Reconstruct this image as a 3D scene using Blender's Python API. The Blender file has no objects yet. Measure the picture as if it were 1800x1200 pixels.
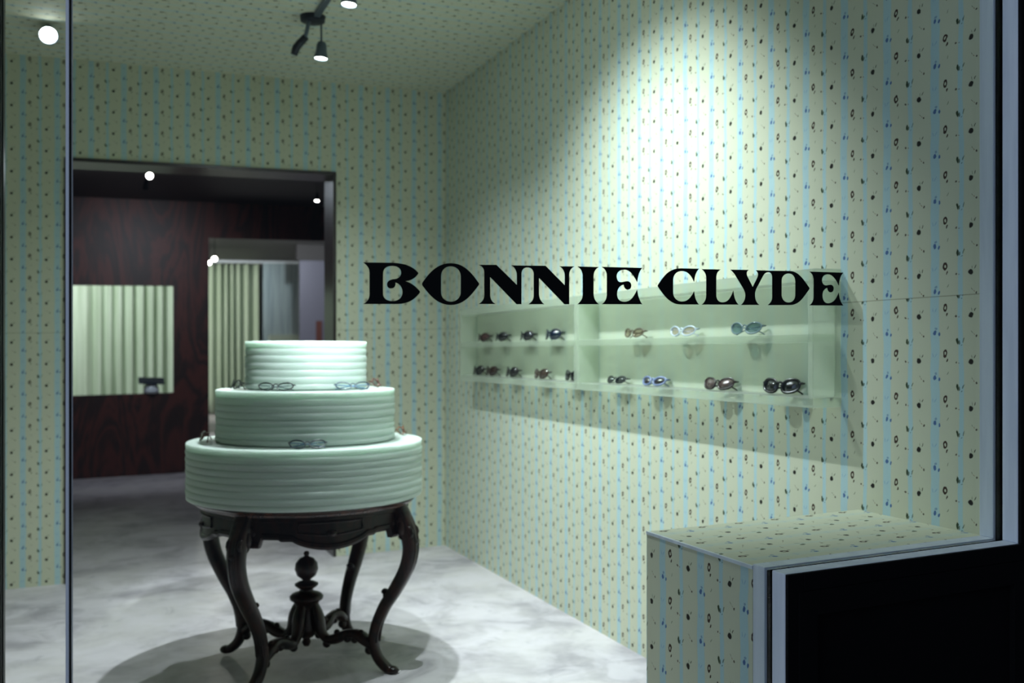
import bpy, bmesh, math, random
from mathutils import Vector, Matrix, geometry
random.seed(7)
C = bpy.context.scene.collection
sc = bpy.context.scene
PI = math.pi

# ------------------------------------------------------------------ camera, world, exposure
F = 1710.0                       # focal length in pixels of the 1800 px wide frame
YAW = math.radians(22.95)        # camera looks this much to the right of the room's depth axis
SN, CS = math.sin(YAW), math.cos(YAW)
H = 1.36                         # lens height
HZ = 618.0                       # horizon row
K = 0.018                        # the floor, ceiling and shelves of this building rise slightly to the right

cam_data = bpy.data.cameras.new('camera')
cam = bpy.data.objects.new('camera', cam_data); C.objects.link(cam)
cam.location = (0, 0, H); cam.rotation_euler = (PI/2, 0, -YAW)
cam_data.sensor_width = 36; cam_data.lens = 36*F/1800; cam_data.shift_y = (HZ-600)/1800
cam_data.clip_start = 0.05; cam_data.clip_end = 100
cam_data.dof.use_dof = True; cam_data.dof.focus_distance = 2.25; cam_data.dof.aperture_fstop = 3.4
sc.camera = cam
sc.view_settings.view_transform = 'Standard'; sc.view_settings.look = 'None'
sc.view_settings.exposure = 0.0; sc.view_settings.gamma = 1.0; sc.view_settings.use_curve_mapping = False

world = bpy.data.worlds.new('dusk'); sc.world = world; world.use_nodes = True
bg = world.node_tree.nodes['Background']; bg.inputs[0].default_value = (0.58, 0.72, 1.0, 1)
# dusk sky: a glow added toward the left lights the window frame, dim elsewhere
wn = world.node_tree; _tc = wn.nodes.new('ShaderNodeTexCoord'); _d = wn.nodes.new('ShaderNodeVectorMath'); _d.operation = 'DOT_PRODUCT'; _d.inputs[1].default_value = (-1, 0, 0)
_m = wn.nodes.new('ShaderNodeMapRange'); _m.inputs[1].default_value = 0.2; _m.inputs[2].default_value = 1.0; _m.inputs[3].default_value = 0.06; _m.inputs[4].default_value = 1.25
wn.links.new(_tc.outputs['Generated'], _d.inputs[0]); wn.links.new(_d.outputs['Value'], _m.inputs[0]); wn.links.new(_m.outputs[0], bg.inputs[1])
try:
    sc.cycles.max_bounces = 10; sc.cycles.transparent_max_bounces = 16; sc.cycles.diffuse_bounces = 6
    sc.cycles.sample_clamp_indirect = 4.0; sc.cycles.caustics_reflective = False; sc.cycles.caustics_refractive = False
    sc.cycles.use_denoising = True
except Exception: pass

LAMP = (0.86, 0.97, 1.0)         # cool white lamps
# name, position, aim, watts, cone degrees, blend, radius
SPOTS = [
 ('over_cake',   (1.02, 4.27, 2.905), (0.86, 4.20, 1.0), 265, 114, 1.0, 0.022),
 ('hanging',     (1.065, 5.08, 2.895), (0.95, 5.1, 0.5),  85, 140, 0.9, 0.022),
 ('wall_wash',   (0.98, 3.35, 2.93), (2.17, 3.62, 1.15), 240, 102, 1.0, 0.022),
 ('wall_fill',   (0.98, 2.95, 2.93), (2.17, 4.6, 1.0), 32, 140, 1.0, 0.03),  # unseen fill added to lift the general light on the wall
 ('stand_fill', (0.98, 2.65, 2.93), (0.82, 4.12, 1.41), 620, 19, 0.9, 0.03),  # added above the view to brighten the top tier of the stand
 ('left_corner', (-0.25, 5.65, 3.02), (0.0, 2.2, 0.7),  60, 46, 0.9, 0.03),
]

def lin(r, g, b):
    f = lambda c: (c/255/12.92) if c/255 <= 0.04045 else ((c/255+0.055)/1.055)**2.4
    return (f(r), f(g), f(b), 1)

def ray(px, py):
    t = (px-900)/F; s = (HZ-py)/F
    return Vector((SN+CS*t, CS-SN*t, s))
def onx(px, py, x): r = ray(px, py); k = x/r.x; return Vector((x, r.y*k, H+r.z*k))
def ony(px, py, y): r = ray(px, py); k = y/r.y; return Vector((r.x*k, y, H+r.z*k))
def onz(px, py, z): r = ray(px, py); k = (z-H)/r.z; return Vector((r.x*k, r.y*k, z))

# ------------------------------------------------------------------ materials
def mat(name, col, rough=0.5, metal=0.0, spec=0.5, **kw):
    m = bpy.data.materials.new(name); m.use_nodes = True
    p = m.node_tree.nodes['Principled BSDF']
    p.inputs['Base Color'].default_value = col if len(col) == 4 else (*col, 1)
    p.inputs['Roughness'].default_value = rough; p.inputs['Metallic'].default_value = metal
    p.inputs['Specular IOR Level'].default_value = spec
    for k, v in kw.items(): p.inputs[k.replace('_', ' ')].default_value = v
    return m
def vary(m, a, b, scale=6, detail=4, stretch=(1, 1, 1), bump=0.0, lo=0.35, hi=0.65):
    """noise-driven colour variation between a and b"""
    nt = m.node_tree; p = nt.nodes['Principled BSDF']
    tc = nt.nodes.new('ShaderNodeTexCoord'); mp = nt.nodes.new('ShaderNodeMapping'); mp.inputs['Scale'].default_value = stretch
    nz = nt.nodes.new('ShaderNodeTexNoise'); nz.inputs['Scale'].default_value = scale; nz.inputs['Detail'].default_value = detail
    cr = nt.nodes.new('ShaderNodeValToRGB'); cr.color_ramp.elements[0].position = lo; cr.color_ramp.elements[1].position = hi
    cr.color_ramp.elements[0].color = a; cr.color_ramp.elements[1].color = b
    L = nt.links.new
    L(tc.outputs['Object'], mp.inputs[0]); L(mp.outputs[0], nz.inputs['Vector']); L(nz.outputs['Fac'], cr.inputs[0]); L(cr.outputs[0], p.inputs['Base Color'])
    if bump:
        bp = nt.nodes.new('ShaderNodeBump'); bp.inputs['Strength'].default_value = bump; bp.inputs['Distance'].default_value = 0.01
        L(nz.outputs['Fac'], bp.inputs['Height']); L(bp.outputs[0], p.inputs['Normal'])
    return m

# wallpaper motif group: input vector (U, V down) in repeats, output colour
PU, PV = 0.1815, 0.127
def wallpaper_group():
    g = bpy.data.node_groups.new('floral_stripe', 'ShaderNodeTree')
    g.interface.new_socket('Vector', in_out='INPUT', socket_type='NodeSocketVector')
    g.interface.new_socket('Stripe', in_out='INPUT', socket_type='NodeSocketFloat')
    g.interface.new_socket('Color', in_out='OUTPUT', socket_type='NodeSocketColor')
    N = g.nodes; L = g.links.new
    gi = N.new('NodeGroupInput'); go = N.new('NodeGroupOutput')
    def vm(op, a, b=None):
        n = N.new('ShaderNodeVectorMath'); n.operation = op
        if isinstance(a, tuple): n.inputs[0].default_value = a
        else: L(a, n.inputs[0])
        if b is not None:
            if isinstance(b, tuple): n.inputs[1].default_value = b
            else: L(b, n.inputs[1])
        return n
    def ma(op, a, b=None, clamp=False):
        n = N.new('ShaderNodeMath'); n.operation = op; n.use_clamp = clamp
        for i, v in enumerate((a, b)):
            if v is None: continue
            if isinstance(v, (int, float)): n.inputs[i].default_value = v
            else: L(v, n.inputs[i])
        return n.outputs[0]
    nz = N.new('ShaderNodeTexNoise'); nz.inputs['Scale'].default_value = 9; nz.inputs['Detail'].default_value = 2
    L(gi.outputs[0], nz.inputs['Vector'])
    wob = vm('MULTIPLY', vm('SUBTRACT', nz.outputs['Color'], (0.5, 0.5, 0.5)).outputs[0], (0.05, 0.05, 0)).outputs[0]
    P = vm('ADD', gi.outputs[0], wob).outputs[0]
    def maprange(v, a, b):
        n = N.new('ShaderNodeMapRange'); n.interpolation_type = 'SMOOTHSTEP'
        L(v, n.inputs[0]); n.inputs[1].default_value = a; n.inputs[2].default_value = b
        n.inputs[3].default_value = 1; n.inputs[4].default_value = 0
        return n.outputs[0]
    def ell(fx, fy, a, b, deg=0, amp=1.0, ring=0):
        # centre in repeats; a, b half sizes in mm
        a *= 1.1; b *= 1.06
        w = vm('SUBTRACT', vm('FRACTION', vm('ADD', P, (0.5-fx+4, 0.5-fy+4, 0)).outputs[0]).outputs[0], (0.5, 0.5, 0)).outputs[0]
        t = math.radians(deg); a /= 1000; b /= 1000
        d1 = vm('DOT_PRODUCT', w, (PU*math.cos(t)/a, PV*math.sin(t)/a, 0)).outputs['Value']
        d2 = vm('DOT_PRODUCT', w, (-PU*math.sin(t)/b, PV*math.cos(t)/b, 0)).outputs['Value']
        r = ma('SQRT', ma('ADD', ma('MULTIPLY', d1, d1), ma('MULTIPLY', d2, d2)))
        if ring:
            r = ma('ABSOLUTE', ma('SUBTRACT', r, 1.0)); m = maprange(r, ring*0.6, ring*1.2)
        else: m = maprange(r, 0.75, 1.15)
        return ma('MULTIPLY', m, amp) if amp != 1 else m
    def mx(l):
        o = l[0]
        for x in l[1:]: o = ma('MAXIMUM', o, x)
        return o
    blue = mx([ell(0.0, 0.0, 4.8, 7, 20), ell(0.085, 0.03, 3.2, 5.6, 15), ell(0.02, -0.09, 4, 3.5, 0, 0.55)])
    paleb = mx([ell(-0.04, 0.50, 1.6, 6.0, -10, 0.6), ell(0.015, 0.50, 1.6, 7, 35, 0.6)])
    brown = mx([ell(0.20, 0.455, 4.8, 7.6, 12, 1, 0.5), ell(0.235, 0.60, 2.2, 5.6, 30), ell(0.405, 0.645, 3.2, 3.2, 0, 0.85),
                ell(0.78, 0.075, 2.6, 3.2, 0, 0.9), ell(0.70, -0.01, 1.0, 4.0, -40, 0.6)])
    dark = mx([ell(0.68, 0.63, 7.2, 7.6, 0), ell(0.755, 0.52, 1.6, 5.6, 30, 0.75), ell(0.70, 0.52, 1.2, 5.0, -10, 0.5)])
    green = mx([ell(0.435, 0.19, 3.8, 9, -5), ell(0.468, 0.215, 2.4, 6, 10, 0.8), ell(0.545, 0.17, 1.8, 7.5, 22, 0.7),
                ell(0.25, 0.89, 1.2, 5.5, 28, 0.6), ell(0.51, 0.27, 1.2, 3.0, 50, 0.6)])
    red = mx([ell(0.46, 0.66, 2.4, 1.8, 0, 0.55), ell(0.735, 0.035, 1.0, 3, -45, 0.7)])
    # stripes
    sx = N.new('ShaderNodeSeparateXYZ'); wn = N.new('ShaderNodeTexNoise'); wn.inputs['Scale'].default_value = 0.9
    L(gi.outputs[0], wn.inputs['Vector']); L(gi.outputs[0], sx.inputs[0])
    U = ma('ADD', sx.outputs[0], ma('MULTIPLY', ma('SUBTRACT', wn.outputs['Fac'], 0.5), 0.10))
    def stripe(c, half):
        f = ma('ABSOLUTE', ma('SUBTRACT', ma('FRACT', ma('ADD', U, 0.5-c+4)), 0.5))
        return maprange(f, half/PU*0.93, half/PU*1.07)
    st = ma('MAXIMUM', stripe(0, 0.0155), stripe(0.5, 0.008))
    tn = N.new('ShaderNodeTexNoise'); tn.inputs['Scale'].default_value = 40; L(gi.outputs[0], tn.inputs['Vector'])
    st = ma('MULTIPLY', st, ma('ADD', 0.72, ma('MULTIPLY', tn.outputs['Fac'], 0.4)), True)
    st = ma('MULTIPLY', st, gi.outputs[1])
    def mix(base, col, fac):
        n = N.new('ShaderNodeMix'); n.data_type = 'RGBA'
        L(fac, n.inputs[0])
        if isinstance(base, tuple): n.inputs[6].default_value = base
        else: L(base, n.inputs[6])
        n.inputs[7].default_value = col
        return n.outputs[2]
    c = mix(lin(198, 200, 176), lin(171, 201, 207), st)
    c = mix(c, lin(135, 165, 195), paleb); c = mix(c, lin(78, 106, 152), blue)
    c = mix(c, lin(130, 75, 55), red); c = mix(c, lin(50, 66, 40), green)
    c = mix(c, lin(62, 42, 32), brown); c = mix(c, lin(30, 26, 20), dark)
    L(c, go.inputs[0])
    return g
WG = wallpaper_group()
def wallpaper(name, uvec, u0, vvec, v0, seam=None, v0_low=None, stripe=1.0):
    """uvec/vvec: world vectors whose dot with the position gives metres along U / downward V"""
    m = bpy.data.materials.new(name); m.use_nodes = True; nt = m.node_tree; N = nt.nodes; L = nt.links.new
    p = N['Principled BSDF']; p.inputs['Roughness'].default_value = 0.75; p.inputs['Specular IOR Level'].default_value = 0.25
    tc = N.new('ShaderNodeTexCoord')
    def dot(v):
        n = N.new('ShaderNodeVectorMath'); n.operation = 'DOT_PRODUCT'; L(tc.outputs['Object'], n.inputs[0]); n.inputs[1].default_value = v
        return n.outputs['Value']
    def ma(op, a, b):
        n = N.new('ShaderNodeMath'); n.operation = op
        for i, v in enumerate((a, b)):
            if isinstance(v, (int, float)): n.inputs[i].default_value = v
            else: L(v, n.inputs[i])
        return n.outputs[0]
    U = ma('ADD', ma('DIVIDE', dot(uvec), PU), u0/PU)
    V = ma('ADD', ma('DIVIDE', dot(vvec), PV), v0/PV)
    seamfac = None
    if seam is not None:
        hgt = ma('ADD', dot((-K, 0, 1)), 0.0)
        low = ma('LESS_THAN', hgt, seam)
        V = ma('ADD', V, ma('MULTIPLY', low, (v0_low-v0)/PV))
        d = N.new('ShaderNodeMath'); d.operation = 'ABSOLUTE'; L(ma('SUBTRACT', hgt, seam), d.inputs[0])
        seamfac = ma('MULTIPLY', ma('LESS_THAN', d.outputs[0], 0.0016), 0.45)
    cb = N.new('ShaderNodeCombineXYZ'); L(U, cb.inputs[0]); L(V, cb.inputs[1])
    gn = N.new('ShaderNodeGroup'); gn.node_tree = WG; gn.inputs[1].default_value = stripe; L(cb.outputs[0], gn.inputs[0])
    col = gn.outputs[0]
    if seamfac is not None:
        n = N.new('ShaderNodeMix'); n.data_type = 'RGBA'; L(seamfac, n.inputs[0]); L(col, n.inputs[6]); n.inputs[7].default_value = lin(90, 80, 60); col = n.outputs[2]
    L(col, p.inputs['Base Color'])
    nz = N.new('ShaderNodeTexNoise'); nz.inputs['Scale'].default_value = 2.2; L(tc.outputs['Object'], nz.inputs['Vector'])
    bp = N.new('ShaderNodeBump'); bp.inputs['Strength'].default_value = 0.25; bp.inputs['Distance'].default_value = 0.02
    L(nz.outputs['Fac'], bp.inputs['Height']); L(bp.outputs[0], p.inputs['Normal'])
    return m

M = {}
M['paper_right'] = wallpaper('floral_paper_right', (0, -1, 0), 2.243, (K, 0, -1), 1.998, 1.476, 1.374)
M['paper_back'] = wallpaper('floral_paper_back', (1, 0, 0), 0.4126, (K, 0, -1), 1.22, 1.476, 1.12)
M['paper_ceiling'] = wallpaper('floral_paper_ceiling', (0, 1, 0), 0.03, (1, 0, 0), 0.02, stripe=0.55)
M['paper_ledge'] = wallpaper('floral_paper_ledge', (0, -1, 0), 2.279, (K, 0, -1), 0.723)
M['paper_ledge_top'] = wallpaper('floral_paper_ledge_top', (0, 1, 0), 0.05, (1, 0, 0), 0.0, stripe=0.22)
M['paper_ledge_back'] = wallpaper('floral_paper_ledge_back', (1, 0, 0), 0.0, (K, 0, -1), 0.723)

def concrete():
    m = mat('worn_concrete', lin(150, 150, 152), 0.42, 0, 0.4); nt = m.node_tree; N = nt.nodes; L = nt.links.new; p = N['Principled BSDF']
    tc = N.new('ShaderNodeTexCoord')
    def noise(s, d, dist=0.0, w=0.0, st=(1, 1, 1)):
        mp = N.new('ShaderNodeMapping'); mp.inputs['Location'].default_value = (w, w, 0); mp.inputs['Scale'].default_value = st
        n = N.new('ShaderNodeTexNoise'); n.inputs['Scale'].default_value = s; n.inputs['Detail'].default_value = d; n.inputs['Roughness'].default_value = 0.62; n.inputs['Distortion'].default_value = dist
        L(tc.outputs['Object'], mp.inputs[0]); L(mp.outputs[0], n.inputs['Vector']); return n.outputs['Fac']
    def ramp(f, a, b, ca, cb):
        r = N.new('ShaderNodeValToRGB'); r.color_ramp.elements[0].position = a; r.color_ramp.elements[1].position = b
        r.color_ramp.elements[0].color = ca; r.color_ramp.elements[1].color = cb; L(f, r.inputs[0]); return r.outputs[0]
    a = ramp(noise(1.5, 10, 0.5), 0.40, 0.60, lin(160, 153, 160), lin(206, 199, 200))
    b = ramp(noise(4.0, 9, 0.7, 3.1), 0.42, 0.60, (0, 0, 0, 1), (1, 1, 1, 1))
    n = N.new('ShaderNodeMix'); n.data_type = 'RGBA'; L(b, n.inputs[0]); L(a, n.inputs[6]); n.inputs[7].default_value = lin(220, 212, 218)
    f2 = N.new('ShaderNodeMath'); f2.operation = 'MULTIPLY'; f2.inputs[1].default_value = 0.65; L(b, f2.inputs[0]); L(f2.outputs[0], n.inputs[0])
    c = ramp(noise(7, 8, 0.8, 7.0), 0.60, 0.72, (0, 0, 0, 1), (0.35, 0.35, 0.35, 1))
    n2 = N.new('ShaderNodeMix'); n2.data_type = 'RGBA'; L(c, n2.inputs[0]); L(n.outputs[2], n2.inputs[6]); n2.inputs[7].default_value = lin(112, 112, 122)
    L(n2.outputs[2], p.inputs['Base Color'])
    rr = N.new('ShaderNodeMapRange'); rr.inputs[3].default_value = 0.28; rr.inputs[4].default_value = 0.6; L(noise(3, 5), rr.inputs[0]); L(rr.outputs[0], p.inputs['Roughness'])
    bp = N.new('ShaderNodeBump'); bp.inputs['Strength'].default_value = 0.05; bp.inputs['Distance'].default_value = 0.01; L(noise(8, 8), bp.inputs['Height']); L(bp.outputs[0], p.inputs['Normal'])
    return m
M['concrete'] = concrete()
M['pavement'] = vary(mat('dark_pavement', lin(40, 42, 46), 0.9), lin(34, 36, 40), lin(50, 52, 56), 12)
M['frame_white'] = vary(mat('painted_frame', lin(205, 212, 222), 0.5), lin(196, 204, 215), lin(212, 219, 228), 5, 5, (6, 6, 0.6))
M['frame_edge'] = mat('black_gasket', lin(5, 5, 6), 0.9, 0, 0.0)
M['facade'] = mat('black_facade', lin(14, 14, 15), 0.75, 0, 0.1)
M['post'] = mat('dark_metal_post', lin(42, 42, 38), 0.4, 0.3)
M['glint_strip'] = mat('white_glint', lin(240, 244, 248), 0.3)
M['vinyl'] = mat('black_vinyl', lin(16, 18, 18), 0.6, 0, 0.2)


def wood(name, a, b, rough=0.35, scale=3.0, st=(1, 1, 0.18), coat=0.3):
    m = mat(name, a, rough, 0, 0.5, Coat_Weight=coat, Coat_Roughness=0.2); nt = m.node_tree; N = nt.nodes; L = nt.links.new; p = N['Principled BSDF']
    tc = N.new('ShaderNodeTexCoord'); mp = N.new('ShaderNodeMapping'); mp.inputs['Scale'].default_value = st
    nz = N.new('ShaderNodeTexNoise'); nz.inputs['Scale'].default_value = scale; nz.inputs['Detail'].default_value = 6; nz.inputs['Distortion'].default_value = 1.6
    wv = N.new('ShaderNodeMath'); wv.operation = 'MULTIPLY'; wv.inputs[1].default_value = 38
    s = N.new('ShaderNodeMath'); s.operation = 'SINE'
    mr = N.new('ShaderNodeMapRange'); mr.inputs[1].default_value = -1; mr.inputs[2].default_value = 1
    mx = N.new('ShaderNodeMix'); mx.data_type = 'RGBA'; mx.inputs[6].default_value = a; mx.inputs[7].default_value = b
    L(tc.outputs['Object'], mp.inputs[0]); L(mp.outputs[0], nz.inputs['Vector']); L(nz.outputs['Fac'], wv.inputs[0]); L(wv.outputs[0], s.inputs[0]); L(s.outputs[0], mr.inputs[0]); L(mr.outputs[0], mx.inputs[0]); L(mx.outputs[2], p.inputs['Base Color'])
    return m
M['ply'] = wood('stained_plywood', lin(38, 14, 12), lin(80, 32, 26), 0.55, 2.2, (1, 1, 0.25), 0.0)
M['lining'] = wood('dark_lining_wood', lin(22, 13, 12), lin(38, 22, 20), 0.35, 2.2, (1, 1, 0.25))
M['dark_ceiling'] = mat('dark_ceiling', lin(30, 25, 26), 0.55)
M['dark_wall'] = mat('dark_side_wall', lin(34, 24, 24), 0.6)
M['mahogany'] = wood('carved_mahogany', lin(18, 10, 8), lin(38, 18, 12), 0.34, 5, (1, 1, 0.3), 0.03)
M['mahogany'].node_tree.nodes['Principled BSDF'].inputs['Specular IOR Level'].default_value = 0.28
M['mahogany_top'] = wood('polished_tabletop', lin(46, 27, 20), lin(78, 46, 32), 0.25, 5, (1, 1, 0.3), 0.2)  # lighter brown than the legs, painting in the coppery highlight of the rim
M['grey_ceiling'] = mat('grey_ceiling', lin(120, 118, 116), 0.7)
M['grey_wall'] = mat('grey_wall', lin(120, 118, 122), 0.6)
M['bulkhead'] = mat('dark_grey_bulkhead', lin(70, 66, 68), 0.7)
M['steel'] = vary(mat('brushed_steel', lin(150, 165, 170), 0.35, 0.7), lin(135, 150, 156), lin(165, 178, 182), 3, 4, (8, 8, 0.3))
M['lilac'] = mat('lilac_grey_panel', lin(112, 110, 126), 0.45, 0.3)
M['brick_red'] = mat('red_brown_handle', lin(84, 38, 30), 0.6)
M['curtain'] = vary(mat('sage_curtain', lin(180, 196, 176), 0.9, 0, 0.1), lin(172, 188, 166), lin(188, 202, 184), 8, 3, (1, 1, 0.1))
M['lamp_metal'] = mat('lamp_metal', lin(92, 104, 116), 0.35, 0.6)
M['lamp_dark'] = mat('lamp_dark', lin(34, 38, 44), 0.45, 0.5)
M['white_resin'] = mat('white_resin', lin(225, 232, 240), 0.35)
M['navy'] = mat('navy_lacquer', lin(28, 44, 66), 0.3)

def emit(name, col, s):
    m = bpy.data.materials.new(name); m.use_nodes = True; nt = m.node_tree; nt.nodes.clear()
    e = nt.nodes.new('ShaderNodeEmission'); o = nt.nodes.new('ShaderNodeOutputMaterial'); e.inputs[0].default_value = (*col, 1); e.inputs[1].default_value = s
    nt.links.new(e.outputs[0], o.inputs[0]); return m
M['bulb'] = emit('lamp_lens', (0.93, 1.0, 0.98), 30)
M['bulb_far'] = emit('far_lamp_lens', (1.0, 0.95, 0.9), 26)

def schlick(N, L, r0):
    """reflectance from the angle between view and surface, the same on both sides of a sheet"""
    g = N.new('ShaderNodeNewGeometry'); d = N.new('ShaderNodeVectorMath'); d.operation = 'DOT_PRODUCT'
    L(g.outputs['Normal'], d.inputs[0]); L(g.outputs['Incoming'], d.inputs[1]); out = d.outputs['Value']
    for op, v in (('ABSOLUTE', None), ('SUBTRACT', 1), ('POWER', 5), ('MULTIPLY_ADD', 1-r0)):
        n = N.new('ShaderNodeMath'); n.operation = op
        if op == 'SUBTRACT': n.inputs[0].default_value = 1; L(out, n.inputs[1])
        else:
            L(out, n.inputs[0])
            if v is not None: n.inputs[1].default_value = v
            if op == 'MULTIPLY_ADD': n.inputs[2].default_value = r0
        out = n.outputs[0]
    return out
def resin(name, col, transp, transl, rough=0.35, streak=0.0):
    """milky cast resin / frosted glass: some light straight through, some scattered through, a soft gloss on top"""
    m = bpy.data.materials.new(name); m.use_nodes = True; nt = m.node_tree; N = nt.nodes; L = nt.links.new; N.clear()
    o = N.new('ShaderNodeOutputMaterial'); d = N.new('ShaderNodeBsdfDiffuse'); t = N.new('ShaderNodeBsdfTranslucent'); tr = N.new('ShaderNodeBsdfTransparent'); gl = N.new('ShaderNodeBsdfGlossy')
    tc = N.new('ShaderNodeTexCoord'); nz = N.new('ShaderNodeTexNoise'); nz.inputs['Scale'].default_value = 4; L(tc.outputs['Object'], nz.inputs['Vector'])
    mc = N.new('ShaderNodeMix'); mc.data_type = 'RGBA'; mc.inputs[6].default_value = col; mc.inputs[7].default_value = tuple(c*0.93 for c in col[:3])+(1,)
    L(nz.outputs['Fac'], mc.inputs[0]); L(mc.outputs[2], d.inputs[0]); L(mc.outputs[2], t.inputs[0])
    tr.inputs[0].default_value = (0.975, 1.0, 0.965, 1); gl.inputs['Roughness'].default_value = rough
    a = N.new('ShaderNodeMixShader'); a.inputs[0].default_value = transl; L(d.outputs[0], a.inputs[1]); L(t.outputs[0], a.inputs[2])
    b = N.new('ShaderNodeMixShader'); b.inputs[0].default_value = transp; L(a.outputs[0], b.inputs[1]); L(tr.outputs[0], b.inputs[2])
    c = N.new('ShaderNodeMixShader'); L(schlick(N, L, 0.03), c.inputs[0]); L(b.outputs[0], c.inputs[1]); L(gl.outputs[0], c.inputs[2]); L(c.outputs[0], o.inputs[0])
    return m
M['case'] = resin('frosted_case', lin(234, 242, 228), 0.64, 0.55)
M['case_back'] = resin('frosted_case_back', lin(236, 243, 226), 0.52, 0.3)
M['cake'] = mat('layered_resin', lin(184, 197, 189), 0.4, 0, 0.4, Subsurface_Weight=0.9, Subsurface_Scale=0.07)
M['cake'].node_tree.nodes['Principled BSDF'].inputs['Subsurface Radius'].default_value = (0.9, 1.0, 0.9)

M['silicone'] = resin('clear_silicone', lin(250, 252, 255), 0.0, 0.8, 0.1)
def glass(name, tint=(0.97, 0.99, 0.98), ior=1.45, rough=0.0):
    m = bpy.data.materials.new(name); m.use_nodes = True; nt = m.node_tree; N = nt.nodes; L = nt.links.new; N.clear()
    o = N.new('ShaderNodeOutputMaterial'); tr = N.new('ShaderNodeBsdfTransparent'); gl = N.new('ShaderNodeBsdfGlossy')
    fo = schlick(N, L, ((ior-1)/(ior+1))**2)
    tr.inputs[0].default_value = (*tint, 1); gl.inputs['Roughness'].default_value = rough
    c = N.new('ShaderNodeMixShader'); L(fo, c.inputs[0]); L(tr.outputs[0], c.inputs[1]); L(gl.outputs[0], c.inputs[2]); L(c.outputs[0], o.inputs[0])
    return m
M['glass'] = glass('window_glass')

# ------------------------------------------------------------------ mesh helpers
def link(name, bm, m, parent=None, smooth=False):
    me = bpy.data.meshes.new(name); bmesh.ops.recalc_face_normals(bm, faces=bm.faces); bm.to_mesh(me); bm.free()
    o = bpy.data.objects.new(name, me); C.objects.link(o); me.materials.append(m)
    if smooth:
        for f in me.polygons: f.use_smooth = True
        if smooth == 'auto':
            me.set_sharp_from_angle(angle=math.radians(38))
    if parent: o.parent = parent
    return o
def empty(name, loc, rz=0):
    o = bpy.data.objects.new(name, None); C.objects.link(o); o.location = loc; o.rotation_euler = (0, 0, rz); o.empty_display_size = 0.05; return o
def tag(o, label, cat, group=None):
    o['label'] = label; o['category'] = cat
    if group: o['group'] = group
    return o
def struct(o): o['kind'] = 'structure'; return o
def box(bm, x0, x1, y0, y1, z0, z1, shear=True, bev=0):
    k = K if shear else 0
    v = [bm.verts.new((x, y, z+k*x)) for x in (x0, x1) for y in (y0, y1) for z in (z0, z1)]
    fs = [bm.faces.new([v[i] for i in q]) for q in ((0, 1, 3, 2), (4, 6, 7, 5), (0, 4, 5, 1), (2, 3, 7, 6), (0, 2, 6, 4), (1, 5, 7, 3))]
    if bev:
        es = list({e for f in fs for e in f.edges}); bmesh.ops.bevel(bm, geom=es, offset=bev, segments=2, affect='EDGES', profile=0.5)
    return bm
def boxo(name, dims, m, parent=None, bev=0, shear=True):
    bm = bmesh.new(); box(bm, *dims, shear=shear, bev=bev); return link(name, bm, m, parent)
def lathe(bm, prof, seg=64, cx=0, cy=0, cz=0, fn=None):
    rings = []
    for (r, z) in prof:
        if r < 1e-6: rings.append([bm.verts.new((cx, cy, cz+z))])
        else:
            rings.append([bm.verts.new((cx+(r*(fn(2*PI*i/seg, z) if fn else 1))*math.cos(2*PI*i/seg), cy+(r*(fn(2*PI*i/seg, z) if fn else 1))*math.sin(2*PI*i/seg), cz+z)) for i in range(seg)])
    for a, b in zip(rings, rings[1:]):
        for i in range(seg):
            j = (i+1) % seg
            if len(a) == 1 and len(b) == 1: continue
            if len(a) == 1: bm.faces.new((a[0], b[i], b[j]))
            elif len(b) == 1: bm.faces.new((a[i], a[j], b[0]))
            else: bm.faces.new((a[i], a[j], b[j], b[i]))
    for r in (rings[0], rings[-1]):
        if len(r) > 1: bm.faces.new(r)
    return bm
def catmull(pts, n=6, closed=False):
    P = [Vector(p) for p in pts]; out = []; N = len(P); rng = range(N if closed else N-1)
    for i in rng:
        g = lambda k: P[k % N] if closed else P[max(0, min(N-1, k))]
        p0, p1, p2, p3 = g(i-1), g(i), g(i+1), g(i+2)
        for j in range(n):
            t = j/n; out.append(0.5*((2*p1)+(p2-p0)*t+(2*p0-5*p1+4*p2-p3)*t*t+(3*p1-p0-3*p2+p3)*t**3))
    if not closed: out.append(P[-1])
    return out
def tube(bm, pts, rad, seg=12, closed=False, flat=1.0, up=Vector((0, 0, 1)), square=0.0):
    """sweep an ellipse (rad x rad*flat) along pts; rad may be a list; flat scales along the 'side' axis"""
    pts = [Vector(p) for p in pts]; n = len(pts)
    rs = rad if isinstance(rad, (list, tuple)) else [rad]*n
    rings = []
    for i, p in enumerate(pts):
        a = pts[(i-1) % n] if (closed or i > 0) else p; b = pts[(i+1) % n] if (closed or i < n-1) else p
        t = (b-a).normalized(); s = t.cross(up)
        if s.length < 1e-4: s = t.cross(Vector((1, 0, 0)))
        s.normalize(); u = s.cross(t).normalized(); ring = []
        for k in range(seg):
            an = 2*PI*k/seg; c, d = math.cos(an), math.sin(an)
            if square: q = 1/max(1e-6, (abs(c)**(2+square*6)+abs(d)**(2+square*6))**(1/(2+square*6))); c *= q; d *= q
            ring.append(bm.verts.new(p+s*(rs[i]*flat*c)+u*(rs[i]*d)))
        rings.append(ring)
    m = n if closed else n-1
    for i in range(m):
        A, B = rings[i], rings[(i+1) % n]
        for k in range(seg):
            l = (k+1) % seg; bm.faces.new((A[k], A[l], B[l], B[k]))
    if not closed:
        bm.faces.new(rings[0]); bm.faces.new(rings[-1])
    return bm
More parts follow.
